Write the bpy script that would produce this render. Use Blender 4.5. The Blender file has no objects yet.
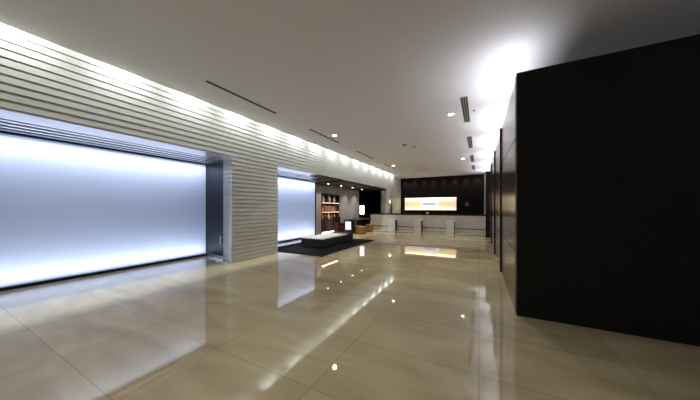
import bpy, bmesh, math, random
from mathutils import Vector, Matrix
random.seed(7)
S = bpy.context.scene
C = S.collection
PI = math.pi

# ------------------------------------------------------------------ helpers
def box(bm, x0, x1, y0, y1, z0, z1):
    v = [bm.verts.new(p) for p in ((x0,y0,z0),(x1,y0,z0),(x1,y1,z0),(x0,y1,z0),
                                   (x0,y0,z1),(x1,y0,z1),(x1,y1,z1),(x0,y1,z1))]
    for f in ((3,2,1,0),(4,5,6,7),(0,1,5,4),(1,2,6,5),(2,3,7,6),(3,0,4,7)):
        bm.faces.new([v[i] for i in f])
    return v

def frustum(bm, x0, x1, y0, y1, z0, z1, dx0, dx1, dy0, dy1):
    """a course of stone: its lower edge stands out by d on the given sides"""
    v = [bm.verts.new(p) for p in ((x0-dx0,y0-dy0,z0),(x1+dx1,y0-dy0,z0),(x1+dx1,y1+dy1,z0),(x0-dx0,y1+dy1,z0),
                                   (x0,y0,z1),(x1,y0,z1),(x1,y1,z1),(x0,y1,z1))]
    for f in ((3,2,1,0),(4,5,6,7),(0,1,5,4),(1,2,6,5),(2,3,7,6),(3,0,4,7)):
        bm.faces.new([v[i] for i in f])

def lathe(bm, prof, cx=0, cy=0, n=24):
    rings = []
    for r, z in prof:
        rings.append([bm.verts.new((cx+r*math.cos(2*PI*k/n), cy+r*math.sin(2*PI*k/n), z)) for k in range(n)])
    for a, b in zip(rings, rings[1:]):
        for k in range(n):
            bm.faces.new((a[k], a[(k+1)%n], b[(k+1)%n], b[k]))
    bm.faces.new(list(reversed(rings[0])))
    bm.faces.new(rings[-1])

def obj(name, bm, m, parent=None, bevel=0, smooth=False, loc=None):
    bmesh.ops.recalc_face_normals(bm, faces=bm.faces[:])
    me = bpy.data.meshes.new(name)
    bm.to_mesh(me); bm.free()
    o = bpy.data.objects.new(name, me)
    C.objects.link(o)
    if m: me.materials.append(m)
    if parent: o.parent = parent
    if loc: o.location = loc
    if bevel:
        b = o.modifiers.new('bevel', 'BEVEL'); b.width = bevel; b.segments = 3; b.limit_method = 'ANGLE'
    if smooth:
        for p in me.polygons: p.use_smooth = True
    return o

def bobj(name, m, boxes, parent=None, bevel=0):
    bm = bmesh.new()
    for b in boxes: box(bm, *b)
    return obj(name, bm, m, parent, bevel)

def tag(o, label, cat, group=None):
    o['label'] = label; o['category'] = cat
    if group: o['group'] = group
    return o

def thing(name, label, cat, loc=(0,0,0), rz=0, group=None):
    o = bpy.data.objects.new(name, None); C.objects.link(o)
    o.location = loc; o.rotation_euler = (0,0,rz); o.empty_display_size = .1
    return tag(o, label, cat, group)

def struct(o):
    o['kind'] = 'structure'
    return o

def dup(root, loc, label, rz=0, group=None):
    r = root.copy(); C.objects.link(r); r.location = loc; r.rotation_euler = (0,0,rz)
    r['label'] = label
    if group: r['group'] = group
    for ch in list(root.children):
        c = ch.copy(); C.objects.link(c); c.parent = r
        for g in list(ch.children):
            d = g.copy(); C.objects.link(d); d.parent = c
    return r

# ------------------------------------------------------------------ materials
def mat(name, col, rough=.5, metal=0, spec=.5, coat=0, coat_rough=.03, emit=None, emit_s=0):
    m = bpy.data.materials.new(name); m.use_nodes = True
    b = m.node_tree.nodes['Principled BSDF']
    b.inputs['Base Color'].default_value = (*col, 1)
    b.inputs['Roughness'].default_value = rough
    b.inputs['Metallic'].default_value = metal
    b.inputs['Specular IOR Level'].default_value = spec
    b.inputs['Coat Weight'].default_value = coat
    b.inputs['Coat Roughness'].default_value = coat_rough
    if emit:
        b.inputs['Emission Color'].default_value = (*emit, 1)
        b.inputs['Emission Strength'].default_value = emit_s
    return m

def noisy(m, col_a, col_b, scale=4, stretch=(1,1,1), detail=5, bump=0, bump_scale=60):
    nt = m.node_tree; b = nt.nodes['Principled BSDF']
    tc = nt.nodes.new('ShaderNodeTexCoord'); mp = nt.nodes.new('ShaderNodeMapping')
    mp.inputs['Scale'].default_value = stretch
    nt.links.new(tc.outputs['Object'], mp.inputs['Vector'])
    n = nt.nodes.new('ShaderNodeTexNoise'); n.inputs['Scale'].default_value = scale; n.inputs['Detail'].default_value = detail
    nt.links.new(mp.outputs['Vector'], n.inputs['Vector'])
    r = nt.nodes.new('ShaderNodeValToRGB')
    r.color_ramp.elements[0].position = .3; r.color_ramp.elements[1].position = .7
    r.color_ramp.elements[0].color = (*col_a,1); r.color_ramp.elements[1].color = (*col_b,1)
    nt.links.new(n.outputs['Fac'], r.inputs['Fac']); nt.links.new(r.outputs['Color'], b.inputs['Base Color'])
    if bump:
        n2 = nt.nodes.new('ShaderNodeTexNoise'); n2.inputs['Scale'].default_value = bump_scale
        nt.links.new(tc.outputs['Object'], n2.inputs['Vector'])
        bp = nt.nodes.new('ShaderNodeBump'); bp.inputs['Strength'].default_value = bump; bp.inputs['Distance'].default_value = .01
        nt.links.new(n2.outputs['Fac'], bp.inputs['Height']); nt.links.new(bp.outputs['Normal'], b.inputs['Normal'])
    return m

def floor_mat():
    m = mat('polished_marble', (.5,.43,.33), .03, spec=.6)
    nt = m.node_tree; b = nt.nodes['Principled BSDF']; L = nt.links.new
    tc = nt.nodes.new('ShaderNodeTexCoord')
    # soft cloudy veins running across the hall
    mp = nt.nodes.new('ShaderNodeMapping'); mp.inputs['Scale'].default_value = (.55,1.5,1); mp.inputs['Rotation'].default_value = (0,0,.35)
    L(tc.outputs['Object'], mp.inputs['Vector'])
    n = nt.nodes.new('ShaderNodeTexNoise'); n.inputs['Scale'].default_value = 1.1; n.inputs['Detail'].default_value = 7; n.inputs['Distortion'].default_value = 1.2
    L(mp.outputs['Vector'], n.inputs['Vector'])
    r = nt.nodes.new('ShaderNodeValToRGB')
    r.color_ramp.elements[0].position = .32; r.color_ramp.elements[1].position = .7
    r.color_ramp.elements[0].color = FLOOR_A; r.color_ramp.elements[1].color = FLOOR_B
    L(n.outputs['Fac'], r.inputs['Fac'])
    # tiles
    bt = nt.nodes.new('ShaderNodeTexBrick'); bt.offset = 0; bt.squash = 1
    bt.inputs['Scale'].default_value = 1; bt.inputs['Brick Width'].default_value = 1.2; bt.inputs['Row Height'].default_value = .8
    bt.inputs['Mortar Size'].default_value = .004; bt.inputs['Mortar Smooth'].default_value = .3
    bt.inputs['Color1'].default_value = (1,1,1,1); bt.inputs['Color2'].default_value = (.86,.86,.86,1); bt.inputs['Mortar'].default_value = (.6,.57,.52,1)
    L(tc.outputs['Object'], bt.inputs['Vector'])
    mx = nt.nodes.new('ShaderNodeMix'); mx.data_type = 'RGBA'; mx.blend_type = 'MULTIPLY'; mx.inputs[0].default_value = 1
    L(r.outputs['Color'], mx.inputs[6]); L(bt.outputs['Color'], mx.inputs[7]); L(mx.outputs[2], b.inputs['Base Color'])
    # a very slight waviness of the polish
    n3 = nt.nodes.new('ShaderNodeTexNoise'); n3.inputs['Scale'].default_value = 1.6; n3.inputs['Detail'].default_value = 1
    L(tc.outputs['Object'], n3.inputs['Vector'])
    bp = nt.nodes.new('ShaderNodeBump'); bp.inputs['Strength'].default_value = .02; bp.inputs['Distance'].default_value = .02
    L(n3.outputs['Fac'], bp.inputs['Height']); L(bp.outputs['Normal'], b.inputs['Normal'])
    return m

def frosted_mat():
    m = bpy.data.materials.new('frosted_glass'); m.use_nodes = True
    nt = m.node_tree; L = nt.links.new
    for n in list(nt.nodes): nt.nodes.remove(n)
    out = nt.nodes.new('ShaderNodeOutputMaterial')
    tr = nt.nodes.new('ShaderNodeBsdfTranslucent'); tr.inputs['Color'].default_value = (.86,.9,1,1)
    df = nt.nodes.new('ShaderNodeBsdfDiffuse'); df.inputs['Color'].default_value = (.8,.85,.95,1)
    gl = nt.nodes.new('ShaderNodeBsdfGlossy'); gl.inputs['Roughness'].default_value = .25
    m1 = nt.nodes.new('ShaderNodeMixShader'); m1.inputs[0].default_value = .2
    m2 = nt.nodes.new('ShaderNodeMixShader'); m2.inputs[0].default_value = .04
    L(tr.outputs[0], m1.inputs[1]); L(df.outputs[0], m1.inputs[2]); L(m1.outputs[0], m2.inputs[1]); L(gl.outputs[0], m2.inputs[2]); L(m2.outputs[0], out.inputs[0])
    return m

FLOOR_A = (.46,.385,.232,1); FLOOR_B = (.65,.56,.368,1)
M = {}
M['floor'] = floor_mat()
M['ceiling'] = mat('ceiling_paint', (.80,.79,.82), .7, spec=.2)
M['stone'] = noisy(mat('split_course_stone', (.6,.58,.52), .42), (.55,.545,.515), (.62,.615,.585), 1.2, (1,.5,1))
M['plain_stone'] = noisy(mat('smooth_stone', (.5,.5,.45), .4), (.56,.59,.54), (.64,.66,.61), 1.5)
M['white_wall'] = mat('white_paint', (.78,.78,.8), .7)
M['grey_wall'] = noisy(mat('grey_plaster', (.3,.29,.28), .6), (.27,.265,.26), (.34,.335,.325), 3)
M['black_wall'] = noisy(mat('black_lacquer_wall', (.012,.011,.011), .4, spec=.15), (.006,.005,.005), (.009,.008,.008), 2)
M['dark_soffit'] = mat('dark_soffit', (.03,.026,.024), .5)
M['black'] = mat('matt_black', (.006,.006,.007), .55, spec=.3)
M['bronze'] = noisy(mat('dark_bronze_panel', (.04,.03,.026), .2, metal=.8), (.085,.066,.054), (.115,.09,.074), 1.2, (1,1,3))
M['black_metal'] = mat('black_metal', (.012,.012,.016), .35, metal=.6)
M['jamb'] = mat('blue_black_door', (.012,.012,.028), .35, spec=.3)
M['steel'] = mat('brushed_steel', (.55,.55,.58), .3, metal=1)
M['frost'] = frosted_mat()
M['cavity'] = mat('lightbox_white', (.45,.5,.6), .8)
M['rug'] = noisy(mat('charcoal_rug', (.012,.012,.018), .95, spec=.1), (.009,.009,.014), (.018,.018,.026), 90)
M['bench_base'] = noisy(mat('charcoal_upholstery', (.03,.031,.03), .6, spec=.3), (.026,.027,.027), (.036,.038,.036), 30)
M['bench_top'] = noisy(mat('pale_grey_fabric', (.42,.43,.40), .8, spec=.2), (.64,.65,.62), (.74,.75,.72), 40, bump=.1)
M['tan'] = noisy(mat('tan_leather', (.24,.12,.04), .5), (.2,.098,.03), (.27,.135,.046), 12, bump=.08)
M['dark_wood'] = noisy(mat('dark_wood', (.035,.018,.012), .35), (.026,.013,.009), (.046,.025,.016), 6, (1,1,10))
M['maroon'] = noisy(mat('maroon_fabric', (.045,.012,.014), .85), (.035,.009,.011), (.055,.016,.018), 30)
M['counter_stone'] = noisy(mat('counter_stone', (.5,.47,.44), .4), (.64,.62,.575), (.72,.70,.65), 2.5)
M['pedestal_stone'] = noisy(mat('pedestal_stone', (.62,.6,.57), .4), (.7,.68,.64), (.78,.76,.72), 3)
M['shade'] = mat('glowing_lampshade', (.9,.85,.78), .8, emit=(1,.93,.83), emit_s=3.2)
M['lens'] = mat('lit_lens', (.9,.9,.9), .5, emit=(1,.88,.7), emit_s=26)
M['lens_dim'] = mat('lit_small_lens', (.9,.9,.9), .5, emit=(1,.9,.78), emit_s=9)
M['strip'] = mat('warm_light_strip', (.9,.8,.6), .5, emit=(1,.7,.4), emit_s=1.1)
M['strip_hot'] = mat('warm_light_strip_low', (.9,.8,.6), .5, emit=(1,.75,.42), emit_s=5.0)
M['cream'] = mat('cream_backing', (.86,.72,.52), .7, emit=(1,.78,.56), emit_s=.5)
M['sign_white'] = mat('lavender_lit_sign', (.8,.8,.9), .5, emit=(.74,.72,1), emit_s=.95)
M['sign_blue'] = mat('blue_lettering', (.03,.05,.3), .5, emit=(.06,.1,.7), emit_s=.7)
M['box_glow'] = mat('lit_white_panel', (.85,.88,.95), .5, emit=(.8,.87,1), emit_s=.95)
M['slot_black'] = mat('slot_void', (.01,.009,.008), .8)
M['slot_frame'] = mat('slot_frame_grey', (.22,.20,.18), .6)
M['trim_white'] = mat('white_trim', (.75,.74,.72), .5)
M['detector'] = mat('detector_grey', (.34,.33,.32), .5)
M['ceramic'] = noisy(mat('pale_ceramic', (.6,.5,.45), .35), (.5,.4,.36), (.7,.62,.58), 8)
M['red'] = mat('red_cover', (.32,.05,.045), .5)
M['orange'] = mat('orange_cover', (.42,.17,.05), .5)
M['pink'] = mat('rose_cover', (.5,.2,.19), .5)
M['smoke'] = mat('grey_cover', (.2,.17,.16), .5)
M['emblem'] = mat('grey_emblem', (.16,.16,.17), .4, emit=(.5,.5,.52), emit_s=.01)
M['warm_plaster'] = mat('warm_niche', (.6,.48,.36), .7)

# ------------------------------------------------------------------ dimensions (metres; camera stands at x=0, y=0)
XL, XG = -5.72, -7.40            # face of the stone wall, plane of the frosted glass
HC, HO, HL = 3.87, 2.80, 2.70    # ceiling, openings, lounge ceiling
YB = 19.9                        # back wall
XR = .45                         # face of the bronze partition
PIER0, PIER1 = 4.22, 5.90
PIL0, PIL1 = 16.62, 18.25
YW = 10.25                       # far end of the second window

# ------------------------------------------------------------------ setting
fl = bobj('floor', M['floor'], [(-9.5,3.2,-3.2,20.2,-.12,0)]); struct(fl)
ce = bobj('ceiling', M['ceiling'], [(-5.51,3.2,-3.2,20.2,HC,HC+.12), (-9.5,-5.51,-3.2,20.2,4.3,4.42), (-5.53,-5.51,-3.2,PIL1,HC,4.3), (-6.3,-5.51,PIL1,20.2,HC,4.3)]); struct(ce)
struct(bobj('wall_front', M['plain_stone'], [(-9.5,3.2,-3.35,-3.2,0,4.42)]))
struct(bobj('wall_back', M['black_wall'], [(-6.1,-5.42,YB,YB+.15,0,HC), (-1.49,3.2,YB,YB+.15,0,HC), (-5.42,-1.49,YB,YB+.15,0,1.27), (-5.42,-1.49,YB,YB+.15,2.28,HC), (-5.6,-1.3,YB+.15,YB+.22,1.1,2.45)]))
struct(bobj('wall_right', M['white_wall'], [(3.05,3.2,-3.2,20.2,0,HC)]))

# stone wall of tilted courses
CH = .112; GR = .018
bm = bmesh.new()
n = 0; z = 0
def courses(x0, x1, y0, y1, z0, z1, dx0=0, dx1=.006, dy0=0, dy1=0):
    k = round((z1-z0)/CH); h = (z1-z0)/k
    for i in range(k):
        frustum(bm, x0, x1, y0, y1, z0+i*h+GR, z0+(i+1)*h, dx0, dx1, dy0, dy1)
    g = lambda d: .014 if d else 0
    box(bm, x0+g(dx0), x1-g(dx1), y0+g(dy0), y1-g(dy1), z0, z1)
def prism(pts, z0, z1, grow=0):
    lo = [bm.verts.new((x+gx*grow, y+gy*grow, z0)) for x, y, gx, gy in pts]
    hi = [bm.verts.new((x, y, z1)) for x, y, gx, gy in pts]
    k = len(pts)
    bm.faces.new(lo[::-1]); bm.faces.new(hi)
    for i in range(k): bm.faces.new((lo[i], lo[(i+1)%k], hi[(i+1)%k], hi[i]))
foot = [(XL-.006,PIER0+.006,1,-1), (XL-.006,PIER1-.006,1,1), (-6.34,PIER1-.006,0,1), (-6.34,PIER0+.20,0,-1)]
core = [(XL-.02,PIER0+.022,0,0), (XL-.02,PIER1-.02,0,0), (-6.34,PIER1-.02,0,0), (-6.34,PIER0+.214,0,0)]
kk = round(HO/CH); hh = HO/kk
for i in range(kk): prism(foot, i*hh+GR, (i+1)*hh, .006)
prism(core, 0, HO)
courses(-6.3, XL-.006, -3.2, PIL1, HO, 4.3)
courses(-6.3, XL-.006, PIL0+.02, 16.9, 0, HO)
courses(-6.3, XL-.006, 17.7, PIL1, 0, HO)
courses(-6.3, XL-.006, 16.9, 17.7, 2.06, HO)
courses(-6.3, XL-.006, -3.2, -.05, 0, HO)
wl = struct(obj('wall_left', bm, M['stone']))
struct(bobj('wall_left_end', M['plain_stone'], [(-6.2,XL-.01,PIL1,YB,0,HC)]))
struct(bobj('wall_pillar_jamb', M['plain_stone'], [(-6.2,XL-.03,PIL0-.02,PIL0+.02,0,HO)]))
struct(bobj('wall_niche', M['warm_plaster'], [(-6.3,-5.86,16.9,17.7,0,2.06)]))

# window bays: jambs, slatted heads, glass, glowing cavity
def window_bay(idx, y0, y1):
    fr = struct(bobj('window_%d'%idx, M['black_metal'], [(XG-.03,XG+.05,y0,y1,.0,.055), (XG-.03,XG+.05,y0,y1,HO-.04,HO), (XG-.03,XG+.05,y0,y0+.03,.055,HO-.04), (XG-.03,XG+.05,y1-.03,y1,.055,HO-.04)]))
    g = bmesh.new()
    v = [g.verts.new(p) for p in ((XG,y0+.03,.055),(XG,y1-.03,.055),(XG,y1-.03,HO-.04),(XG,y0+.03,HO-.04))]
    g.faces.new(v)
    obj('frosted_pane', g, M['frost'], fr)
    bobj('light_cavity', M['cavity'], [(XG-.44,XG-.40,y0,y1,0,HO), (XG-.40,XG-.03,y0,y1,-.0,.02), (XG-.40,XG-.03,y0,y1,HO-.02,HO), (XG-.40,XG-.03,y0-.04,y0,0,HO), (XG-.40,XG-.03,y1,y1+.04,0,HO)], fr)
    for zz, rx in ((HO-.06, 0), (.06, PI)):
        li = bpy.data.lights.new('window_strip_light', 'AREA'); li.shape = 'RECTANGLE'; li.size = .12; li.size_y = (y1-y0)-.15
        li.energy = WIN_E*(1.1 if rx == 0 else .9); li.color = (.76,.84,1)
        lo = bpy.data.objects.new('window_strip_light', li); C.objects.link(lo)
        lo.location = (XG-.2, (y0+y1)/2, zz); lo.rotation_euler = (rx,0,0)
    # slatted head between the stone and the glass
    bm = bmesh.new()
    for k in range(4):
        x = XG+.12+k*.26
        box(bm, x, x+.12, y0, y1, HO-.014, HO-.002)
    sl = struct(obj('window_slats_%d'%idx, bm, mat('slat_%d'%idx,(.8,.8,.88),.3,coat=1,coat_rough=.2)))
    sl['label'] = 'slatted head above the frosted window'
    struct(bobj('trim_%d'%idx, M['slot_black'], [(XG,-6.2,y0,y1,HO+.12,HO+.15)]))
    return fr
M['lit_soffit'] = mat('painted_lit_soffit', (.86,.86,.88), .3, coat=1, coat_rough=.2)  # stone soffit made paler: the glow of the glass put into its colour
struct(bobj('trim_9', M['lit_soffit'], [(-6.3,XL-.005,-.0,PIER0+.2,HO-.012,HO-.002)]))
struct(bobj('trim_10', M['lit_soffit'], [(-6.3,XL-.005,PIER1-.1,8.2,HO-.012,HO-.002)]))
WIN_E = 25
window_bay(1, 0.0, 4.61)
window_bay(2, PIER1-.1, YW)
# dark doors that close the window bays beside the pier
DA = math.atan2(.15, 1.02)
d = struct(bobj('door_1', M['jamb'], [(-1.03,0,-.0,.05,.09,HO+.1)])); d.location = (-6.33,PIER0+.21,0); d.rotation_euler = (0,0,-DA)
bobj('door_handle', M['steel'], [(-.12,-.09,-.05,-.03,.42,.66), (-.12,-.09,-.03,0,.44,.46), (-.12,-.09,-.03,0,.62,.64)], d)
k = struct(bobj('baseboard_door', M['steel'], [(-1.03,0,-.01,.05,0,.09)])); k.location = d.location; k.rotation_euler = d.rotation_euler
struct(bobj('door_2', M['jamb'], [(XG+.05,-6.2,PIER1-.13,PIER1-.05,0,HO+.1)]))
struct(bobj('wall_window_side', M['jamb'], [(XG+.05,-6.2,-.1,-.02,0,HO+.1)]))

# lounge behind the stone wall
struct(bobj('wall_lounge', M['grey_wall'], [(XG-.5,XG,YW+.04,10.78,0,HL+.2), (XG-.5,XG,12.68,15.4,0,HL+.2), (XG-.5,XG,10.78,12.68,2.25,HL+.2), (XG-.5,XG-.34,10.78,12.68,0,2.25)]))
struct(bobj('wall_lounge_end', M['black_wall'], [(XG-.5,XG,15.4,18.4,0,HL+.2), (XG,-6.2,18.2,18.4,0,HL+.2)]))
struct(bobj('ceiling_lounge', M['dark_soffit'], [(XG-.1,-5.86,YW,18.3,HL,HL+.09)]))
struct(bobj('trim_3', M['dark_soffit'], [(-6.25,-5.74,8.2,YW,HO-.03,HO-.002),(-7.0,-6.25,9.2,YW,HO-.04,HO-.03)]))

# bronze partition on the right, in four bays with black fins
bays = [4.07, 6.52, 8.97, 11.42, 13.87]
bm = bmesh.new()
for a, b in list(zip(bays, bays[1:])) + [(13.95, 16.2), (16.2, 19.85)]:
    for z0, z1 in ((0.0,.84), (.856,2.42), (2.436,3.22)):
        box(bm, XR, XR+.12, a+.004, b-.004, z0, z1)
struct(obj('wall_right_panels', bm, M['bronze']))
for i, y in enumerate(bays[1:-1]):
    struct(bobj('trim_%d'%(4+i), M['black'], [(XR-.03,XR+.1,y-.025,y+.025,0,3.25)]))
struct(bobj('trim_7', M['black'], [(XR-.16,XR+.12,13.87,13.95,0,3.25)]))
struct(bobj('wall_right_core', M['black'], [(XR+.12,XR+.2,4.2,19.85,0,3.16)]))
struct(bobj('wall_right_return', M['black'], [(XR+.0,3.05,3.97,4.12,0,3.27)]))
struct(bobj('trim_8', M['trim_white'], [(XR-.12,XR-.04,YB-.06,YB,0,HC)]))  # lit edge of the back corner, painted in as a white strip

# ------------------------------------------------------------------ lights
def spot(name, loc, tgt, e, col, size=70, blend=.6, r=.03):
    li = bpy.data.lights.new(name, 'SPOT'); li.energy = e; li.color = col
    li.spot_size = math.radians(size); li.spot_blend = blend; li.shadow_soft_size = r
    o = bpy.data.objects.new(name, li); C.objects.link(o); o.location = loc
    o.rotation_euler = (Vector(tgt)-Vector(loc)).to_track_quat('-Z','Y').to_euler()
    return o
def area(name, loc, rot, sx, sy, e, col, spread=180):
    li = bpy.data.lights.new(name, 'AREA'); li.shape = 'RECTANGLE'; li.size = sx; li.size_y = sy; li.energy = e; li.color = col
    li.spread = math.radians(spread)
    o = bpy.data.objects.new(name, li); C.objects.link(o); o.location = loc; o.rotation_euler = rot
    return o

# wall washers hidden in the cove along the stone wall
COVE_E = 68
area('cove_strip', (-5.58, 7.5, 4.2), (0,math.radians(20),0), .04, 21, 48, (.92,1,.96))
y = 4.38-1.19*6
while y < PIL1-.2:
    if y > -3: spot('cove_spot', (-5.57, y, 4.17), (-5.66, y, 3.2), COVE_E, (.92,1,.96), 140, 1, .02)
    y += 1.19

# uplights along the top of the partition, one to a bay
for a, b in list(zip(bays, bays[1:])) + [(13.95,16.4),(16.4,18.85)]:
    area('partition_uplight', (XR+.1, (a+b)/2, 3.285), (0,math.radians(142),0), .1, (b-a)*.8, 17, (.92,.93,1))


# ceiling downlights
def downlight_proto(label, loc):
    t = thing('downlight', label, 'ceiling light', loc, 0, 'recessed ceiling downlights')
    bm = bmesh.new(); lathe(bm, [(.085,0),(.095,-.004),(.095,-.012),(.068,-.014)], n=32)
    obj('trim_ring', bm, M['trim_white'], t)
    bm = bmesh.new(); lathe(bm, [(.062,-.010),(.066,-.016),(.045,-.020)], n=32)
    obj('lens', bm, M['lens'], t)
    return t
d0 = downlight_proto('round ceiling downlight beside the second left slot vent', (-4.24, 6.95, HC))
dls = [((-4.32, 13.5, HC), 'tiny far downlight beside the last left slot vents'),
       ((-.64, 6.78, HC), 'largest round downlight, beside the nearest triple slot vent on the right'),
       ((-.70, 13.2, HC), 'far round downlight near the right row of slot vents')]
for l, s in dls: dup(d0, l, s)
for x, yy, _ in [(-4.24,6.95,0),(-4.32,13.5,0),(-.64,6.78,0),(-.7,13.2,0)]:
    spot('downlight_lamp', (x,yy,HC-.03), (x,yy,0), 185, (1,.91,.79), 125, .9, .06)
for x, yy in [(-4.2,.4),(-.6,.4)]:
    spot('downlight_lamp', (x,yy,HC-.03), (x,yy,0), 110, (1,.91,.79), 125, .9, .06)

# washers above the back wall
for x in (-5.35,-4.6,-3.85,-3.1,-2.35,-1.6,-.85,-.1):
    spot('back_wall_washer', (x,YB-.3,HC-.02), (x,YB+.05,3.0), 38, (1,.68,.45), 60, 1, .02)

# ------------------------------------------------------------------ slot vents and small ceiling things
def slot_thing(label, x, yc, w, ln, nslot, group):
    t = thing('slot_diffuser', label, 'air vent', (x,yc,HC), 0, group)
    bobj('frame', M['slot_frame'], [(-w/2,w/2,-ln/2,ln/2,-.008,0)], t)
    sw = w/(nslot*2-1+ .6)
    for k in range(nslot):
        x0 = -w/2 + sw*.3 + k*2*sw
        bobj('slot', M['slot_black'], [(x0,x0+sw,-ln/2+.015,ln/2-.015,-.011,-.007)], t)
    return t
for yc, s in ((3.75,'longest thin ceiling slot vent, nearest on the left side'),
              (6.97,'second thin ceiling slot vent on the left, beside a round downlight'),
              (10.2,'third thin ceiling slot vent on the left, above the lounge'),
              (13.65,'farthest thin ceiling slot vent on the left, beside a tiny downlight')):
    slot_thing(s, -4.59, yc, .07, 1.8, 1, 'linear slot vents on the left of the ceiling')
for yc, s in ((6.75,'nearest triple slot vent on the right of the ceiling'),
              (10.1,'second triple slot vent from the front on the right of the ceiling'),
              (13.4,'third triple slot vent on the right, level with the far downlight'),
              (16.4,'farthest triple slot vent on the right, close to the black back wall')):
    slot_thing(s, -.29, yc, .14, 1.75, 3, 'triple slot vents on the right of the ceiling')
def detector(label, x, yy, r, hgt):
    bm = bmesh.new(); lathe(bm, [(r,0),(r*1.05,-hgt*.35),(r*.75,-hgt*.8),(r*.35,-hgt)], n=24)
    o = obj('smoke_detector', bm, M['detector'], None, smooth=False, loc=(x,yy,HC))
    tag(o, label, 'detector')
detector('grey round detector in the middle of the ceiling', -2.49, 9.2, .09, .06)
detector('small pale detector just behind the middle ceiling detector', -2.27, 9.75, .05, .04)
detector('tiny detector right of the nearest triple slot vent', -.11, 6.8, .035, .03)

# ------------------------------------------------------------------ lounge downlights
for k, yy in enumerate((10.6, 11.95, 13.35, 14.7)):
    lab = ('lounge ceiling downlight nearest the frosted window', 'lounge downlight above the lit shelf, second from the window',
           'third lounge downlight from the window, above grey wall', 'farthest lounge downlight, above the dark desk')[k]
    if k == 0:
        l0 = thing('lounge_downlight', lab, 'ceiling light', (-6.85,yy,HL), 0, 'small downlights in the lounge ceiling')
        bm = bmesh.new(); lathe(bm, [(.07,0),(.075,-.01),(.055,-.012)], n=24); obj('trim_ring', bm, M['steel'], l0)
        bm = bmesh.new(); lathe(bm, [(.05,-.01),(.052,-.016),(.03,-.018)], n=24); obj('lens', bm, M['lens_dim'], l0)
    else: dup(l0, (-6.85,yy,HL), lab)
    spot('lounge_lamp', (-6.85,yy,HL-.03), (-7.0,yy,0), 75, (1,.9,.78), 110, .9, .04)

# ------------------------------------------------------------------ display shelf in the lounge wall
sh = thing('display_shelf', 'built-in dark display shelf with warm lit boards beside the frosted window', 'shelf', (XG,10.78,0))
def shb(name, m, *b, p=None): return bobj(name, m, list(b), p or sh)
W = 1.9
shb('back_panel', M['black'], (-.34,-.32,0,W,.02,2.25))
shb('side_panel', M['dark_wood'], (-.32,.02,0,.05,0,2.25))
shb('side_panel', M['dark_wood'], (-.32,.02,W-.05,W,0,2.25))
shb('top_panel', M['dark_wood'], (-.32,.02,.05,W-.05,2.18,2.25))
for zz in (1.23, 1.74):
    b = shb('shelf_board', M['dark_wood'], (-.32,.01,.05,W-.05,zz-.03,zz))
    shb('light_strip', M['strip'], (.0,.02,.06,W-.06,zz-.03,zz+.004), p=b)
    area('shelf_strip_light', (XG-.06, 10.78+W/2, zz-.05), (0,math.radians(-30),0), .03, W-.2, 5, (1,.62,.28))
cb = shb('cabinet', M['dark_wood'], (-.32,.0,.05,W-.05,.16,.78))
for k in range(3):
    w3 = (W-.1)/3
    dd = shb('cabinet_door', M['dark_wood'], (0,.013,.055+k*w3,.045+(k+1)*w3,.17,.77))
    shb('knob', M['steel'], (.013,.04,.045+(k+1)*w3-.06,.045+(k+1)*w3-.04,.6,.63), p=dd)
shb('light_strip', M['strip_hot'], (-.1,.03,.05,W-.05,.07,.13))
shb('plinth', M['dark_wood'], (-.32,-.1,.05,W-.05,0,.16))
area('plinth_light', (XG+.06, 10.78+W/2, .14), (0,math.radians(-20),0), .03, W-.2, 7, (1,.68,.34))

def bottle(label, yy, z, r, h, m, group):
    bm = bmesh.new(); lathe(bm, [(r*.8,0),(r,.02),(r,h*.5),(r*.85,h*.62),(r*.38,h*.74),(r*.34,h*.94),(r*.45,h*.95),(r*.45,h)], n=20)
    o = obj('bottle', bm, m, None, smooth=True, loc=(XG-.14,10.78+yy,z)); tag(o, label, 'bottle', group)
def vase(label, yy, z, r, h, m, group):
    bm = bmesh.new(); lathe(bm, [(r*.55,0),(r*.85,h*.12),(r,h*.35),(r*.8,h*.65),(r*.42,h*.84),(r*.4,h*.94),(r*.55,h)], n=24)
    o = obj('vase', bm, m, None, smooth=True, loc=(XG-.14,10.78+yy,z)); tag(o, label, 'vase', group)
def book(label, yy, z, w, h, m, group, tilt=-.14):
    t = thing('display_book', label, 'book', (XG-.12,10.78+yy,z), 0, group)
    a = bobj('cover', m, [(-.004,.012,-w/2,w/2,0,h)], t); b = bobj('pages', M['trim_white'], [(-.03,-.004,-w/2+.006,w/2-.006,.006,h-.006)], t)
    a.rotation_euler = b.rotation_euler = (0,tilt,0)
g1 = 'pale vases on the top shelf'
vase('pale vase on the top shelf at its left end', .37, 1.765, .105, .36, M['ceramic'], g1)
vase('pale rosy vase in the middle of the top shelf', .95, 1.765, .125, .38, M['ceramic'], g1)
vase('slim pale vase at the right end of the top shelf', 1.5, 1.765, .09, .34, M['ceramic'], g1)
g2 = 'books shown upright on the middle shelf'
for yy, w, h, mm, lab in ((.26,.2,.24,'pink','small rose book at the left end of the middle shelf'),
                          (.56,.22,.34,'red','tall red book second from left on the middle shelf'),
                          (.84,.2,.3,'smoke','grey book between two red books on the middle shelf'),
                          (1.1,.2,.32,'smoke','grey book fourth from left on the middle shelf'),
                          (1.38,.22,.28,'pink','rose coloured book fifth from left on the middle shelf'),
                          (1.66,.22,.35,'red','tall red book at the right end of the middle shelf')):
    book(lab, yy, 1.26, w, h, M[mm], g2)
g3 = 'bottles and vases on the lowest open shelf'
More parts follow.
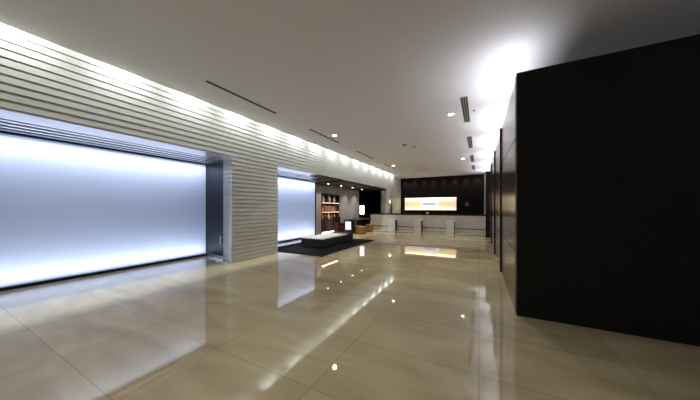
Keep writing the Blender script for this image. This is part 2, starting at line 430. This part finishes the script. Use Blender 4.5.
for yy, r, h, mm, lab in ((.28,.08,.34,'orange','amber bottle at the left end of the lowest shelf'),
                          (.6,.06,.38,'smoke','dark bottle second from left on the lowest shelf'),
                          (.92,.09,.36,'ceramic','pale bottle in the middle of the lowest shelf'),
                          (1.24,.06,.38,'smoke','dark slim bottle right of the pale bottle on the lowest shelf'),
                          (1.54,.075,.34,'orange','amber bottle at the right end of the lowest shelf')):
    bottle(lab, yy, .785, r, h, M[mm], g3)

# ------------------------------------------------------------------ rug and bench
tag(bobj('rug', M['rug'], [(-6.62,-4.13,6.05,10.25,0,.015)], None, .006), 'large rectangular charcoal rug lying under the bench', 'rug')
be = thing('bench', 'long low charcoal bench with a pale grey top on the dark rug', 'bench', (-5.31,8.25,.015))
bobj('base', M['bench_base'], [(-.5,.46,-1.09,1.25,.03,.315)], be, .012)
bobj('end_block', M['black'], [(-.5,.46,.80,1.25,.315,.365)], be, .012)
bobj('plinth', M['black'], [(-.44,.40,-1.03,1.19,0,.03)], be)
bobj('seat_pad', M['bench_top'], [(-.495,.455,-1.085,.79,.315,.35)], be, .012)

# ------------------------------------------------------------------ ottomans
def ottoman(label, loc, rz, first=None):
    if first: return dup(first, loc, label, rz)
    t = thing('ottoman', label, 'ottoman', loc, rz, 'tan cube ottomans in the lounge')
    bobj('body', M['tan'], [(-.205,.205,-.205,.205,.03,.355)], t, .02)
    bobj('cushion', M['tan'], [(-.21,.21,-.21,.21,.357,.43)], t, .03)
    for sx in (-1,1):
        for sy in (-1,1):
            bobj('foot', M['black'], [(sx*.17-.02,sx*.17+.02,sy*.17-.02,sy*.17+.02,0,.03)], t)
    return t
o0 = ottoman('tan leather cube ottoman nearest the dark bench', (-5.75,12.35,0), .12)
ottoman('tan leather cube ottoman beside the end of the stone counter', (-5.98,13.95,0), .05, o0)
ottoman('tan cube ottoman half hidden behind the nearest ottoman, under the desk edge', (-6.3,12.86,0), 0, o0)

# ------------------------------------------------------------------ desk, its lamp, lit box, armchair
de = thing('console_desk', 'long dark wood desk carrying a glowing lamp against the dark lounge end', 'desk', (-6.75,14.2,0))
bobj('desktop', M['dark_wood'], [(-.33,.33,-1.6,1.25,.72,.78)], de, .006)
for yy in (-1.0, 1.0):
    bobj('leg', M['dark_wood'], [(-.26,.26,yy-.05,yy+.05,0,.72)], de)
bobj('modesty_panel', M['dark_wood'], [(-.28,-.24,-.95,.95,.25,.72)], de)
la = thing('table_lamp', 'table lamp with a glowing white drum shade on the dark desk', 'lamp', (-6.68,14.35,.78))
bm = bmesh.new(); lathe(bm, [(.09,0),(.09,.02),(.03,.035),(.018,.06),(.018,.30)], n=24); obj('base', bm, M['black_metal'], la)
bm = bmesh.new(); lathe(bm, [(.135,.27),(.14,.29),(.14,.81),(.135,.83)], n=32); obj('shade', bm, M['shade'], la)
lb = thing('light_box', 'small lit white panel in a dark frame beneath the near desk end', 'light box', (-6.72,12.58,0))
bobj('frame', M['black_metal'], [(-.26,-.185,-.05,.05,0,.70), (.185,.34,-.05,.05,0,.70), (-.185,.185,-.05,.05,0,.2), (-.185,.185,-.05,.05,.66,.70)], lb)
bobj('lit_panel', M['box_glow'], [(-.185,.185,-.03,.03,.2,.66)], lb)
ch = thing('armchair', 'dark maroon armchair standing by the right end of the shelf', 'armchair', (-6.84,11.72,0), math.radians(-25))
bobj('seat', M['maroon'], [(-.16,.2,-.17,.17,.14,.44)], ch, .04)
bobj('backrest', M['maroon'], [(-.25,-.17,-.22,.22,.12,.97)], ch, .04)
for sy in (-1,1): bobj('armrest', M['maroon'], [(-.17,.2,sy*.20-.03,sy*.20+.03,.12,.62)], ch, .03)
for sx in (-.18,.16):
    for sy in (-.18,.18): bobj('leg', M['black'], [(sx-.02,sx+.02,sy-.02,sy+.02,0,.13)], ch)

# ------------------------------------------------------------------ reception counter
X0, X1, YC = -6.88, XR-.05, 16.2
rc = thing('reception_counter', 'long pale stone reception counter with a dark top along the back', 'counter', (0,YC,0))
bm = bmesh.new(); npan = 8; pw = (X1-X0)/npan
for k in range(npan): box(bm, X0+k*pw+.003, X0+(k+1)*pw-.003, 0, .05, .215, 1.02)
obj('front_panel', bm, M['counter_stone'], rc)
bobj('shadow_gap', M['black'], [(X0+.02,X1-.01,.03,.3,.17,.215)], rc)
bobj('plinth', M['counter_stone'], [(X0,X1,.01,.3,0,.17)], rc)
bobj('body', M['dark_wood'], [(X0+.01,X1,.05,.08,.215,1.02)], rc)
bobj('countertop', M['black_metal'], [(X0-.02,X1,-.02,.08,.99,1.075), (X0-.02,-5.65,.08,.36,1.02,1.05), (-5.65,X1,.08,.62,1.02,1.05)], rc)
p0 = thing('pedestal', 'pale stone pedestal before the counter, leftmost, near the wall pillar', 'pedestal', (-5.1,15.84,0), 0, 'stone pedestals before the reception counter')
bobj('body', M['pedestal_stone'], [(-.235,.2,-.16,.2,.0,.66)], p0, .006)
bobj('top_slab', M['pedestal_stone'], [(-.24,.24,-.17,.21,.66,.70)], p0, .006)
bobj('side_panel', M['black_metal'], [(.2,.235,-.15,.2,0,.66)], p0)
dup(p0, (-3.42,15.82,0), 'brightest stone pedestal before the counter, middle of the three')
dup(p0, (-1.50,15.72,0), 'stone pedestal before the counter, nearest the bronze partition')
bm = bmesh.new(); box(bm, -.09,.09,-.05,.05,0,.012); box(bm,-.08,.08,-.006,.006,.012,.13)
tag(obj('card_stand', bm, M['trim_white'], None, loc=(-2.95,16.4,1.0505)), 'small pale card stand on the counter below the lit display', 'stand')

# ------------------------------------------------------------------ lit display and emblem on the back wall
ds = thing('wall_display', 'wide warm lit display niche with a blue sign on the black wall', 'display', (-3.455,YB,1.775))
bobj('backing', M['cream'], [(-1.96,1.96,.11,.14,-.5,.5)], ds)
bobj('frame', M['black'], [(-1.96,1.96,-.01,.11,.5,.525), (-1.96,1.96,-.01,.11,-.525,-.5), (-1.985,-1.96,-.01,.14,-.525,.525), (1.96,1.985,-.01,.14,-.525,.525)], ds)
sg = bobj('sign', M['sign_white'], [(-.66,.64,.06,.10,-.17,.15)], ds, .01)
bm = bmesh.new()
xx = -.46
for k, (w, h) in enumerate(((.10,.12),(.07,.08),(.09,.09),(.06,.12),(.08,.08),(.09,.09),(.07,.12),(.08,.08),(.09,.08))):
    box(bm, xx, xx+w, .045, .06, -.055, -.055+h); xx += w+.025
obj('lettering', bm, M['sign_blue'], sg)
for zz, rx, e in ((.47,0,16),(-.47,PI,12)):
    area('display_strip_light', (-3.455,YB+.055,1.775+zz), (rx,0,0), 3.8, .05, e, (1,.86,.6))
em = thing('wall_emblem', 'small grey square emblem on the black wall right of the display', 'emblem', (-.78,YB-.0,1.72))
bobj('plate', M['emblem'], [(-.11,.11,-.03,0,-.13,.13)], em)
bobj('rail', M['black_metal'], [(-.36,.36,-.015,0,-.02,.02)], em)

# lamp in the pillar niche
nl = thing('niche_lamp', 'small warm lamp glowing in the pillar niche above the counter', 'lamp', (-5.86,17.3,1.95))
bobj('bracket', M['steel'], [(0,.04,-.03,.03,-.05,.0)], nl)
bm = bmesh.new(); lathe(bm, [(.05,-.14),(.055,-.13),(.055,.0),(.05,.01)], cx=.075, n=20); obj('lamp_shade', bm, mat('soft_glow', (.9,.8,.65), .6, emit=(1,.8,.55), emit_s=.8), nl)
area('niche_light', (-5.79,17.3,2.05), (0,0,0), .08, .6, 3, (1,.78,.5))

# ------------------------------------------------------------------ camera, world, view
w = bpy.data.worlds.new('World'); S.world = w; w.use_nodes = True
w.node_tree.nodes['Background'].inputs[0].default_value = (.5,.5,.55,1); w.node_tree.nodes['Background'].inputs[1].default_value = .02
cam = bpy.data.cameras.new('Camera'); co = bpy.data.objects.new('Camera', cam); C.objects.link(co)
cam.sensor_fit = 'HORIZONTAL'; cam.sensor_width = 36; cam.lens = 245/700*36; cam.shift_y = 8/700; cam.clip_start = .05
co.location = (0,0,1.45); co.rotation_euler = (PI/2,0,math.atan(129/245))
S.camera = co
S.view_settings.view_transform = 'Standard'; S.view_settings.look = 'None'
S.view_settings.exposure = .13; S.view_settings.gamma = 1; S.view_settings.use_curve_mapping = False
S.cycles.use_denoising = True; S.cycles.adaptive_threshold = .004; S.cycles.denoising_input_passes = 'RGB_ALBEDO_NORMAL'
S.cycles.max_bounces = 8; S.cycles.diffuse_bounces = 5; S.cycles.glossy_bounces = 4
S.cycles.sample_clamp_indirect = 6
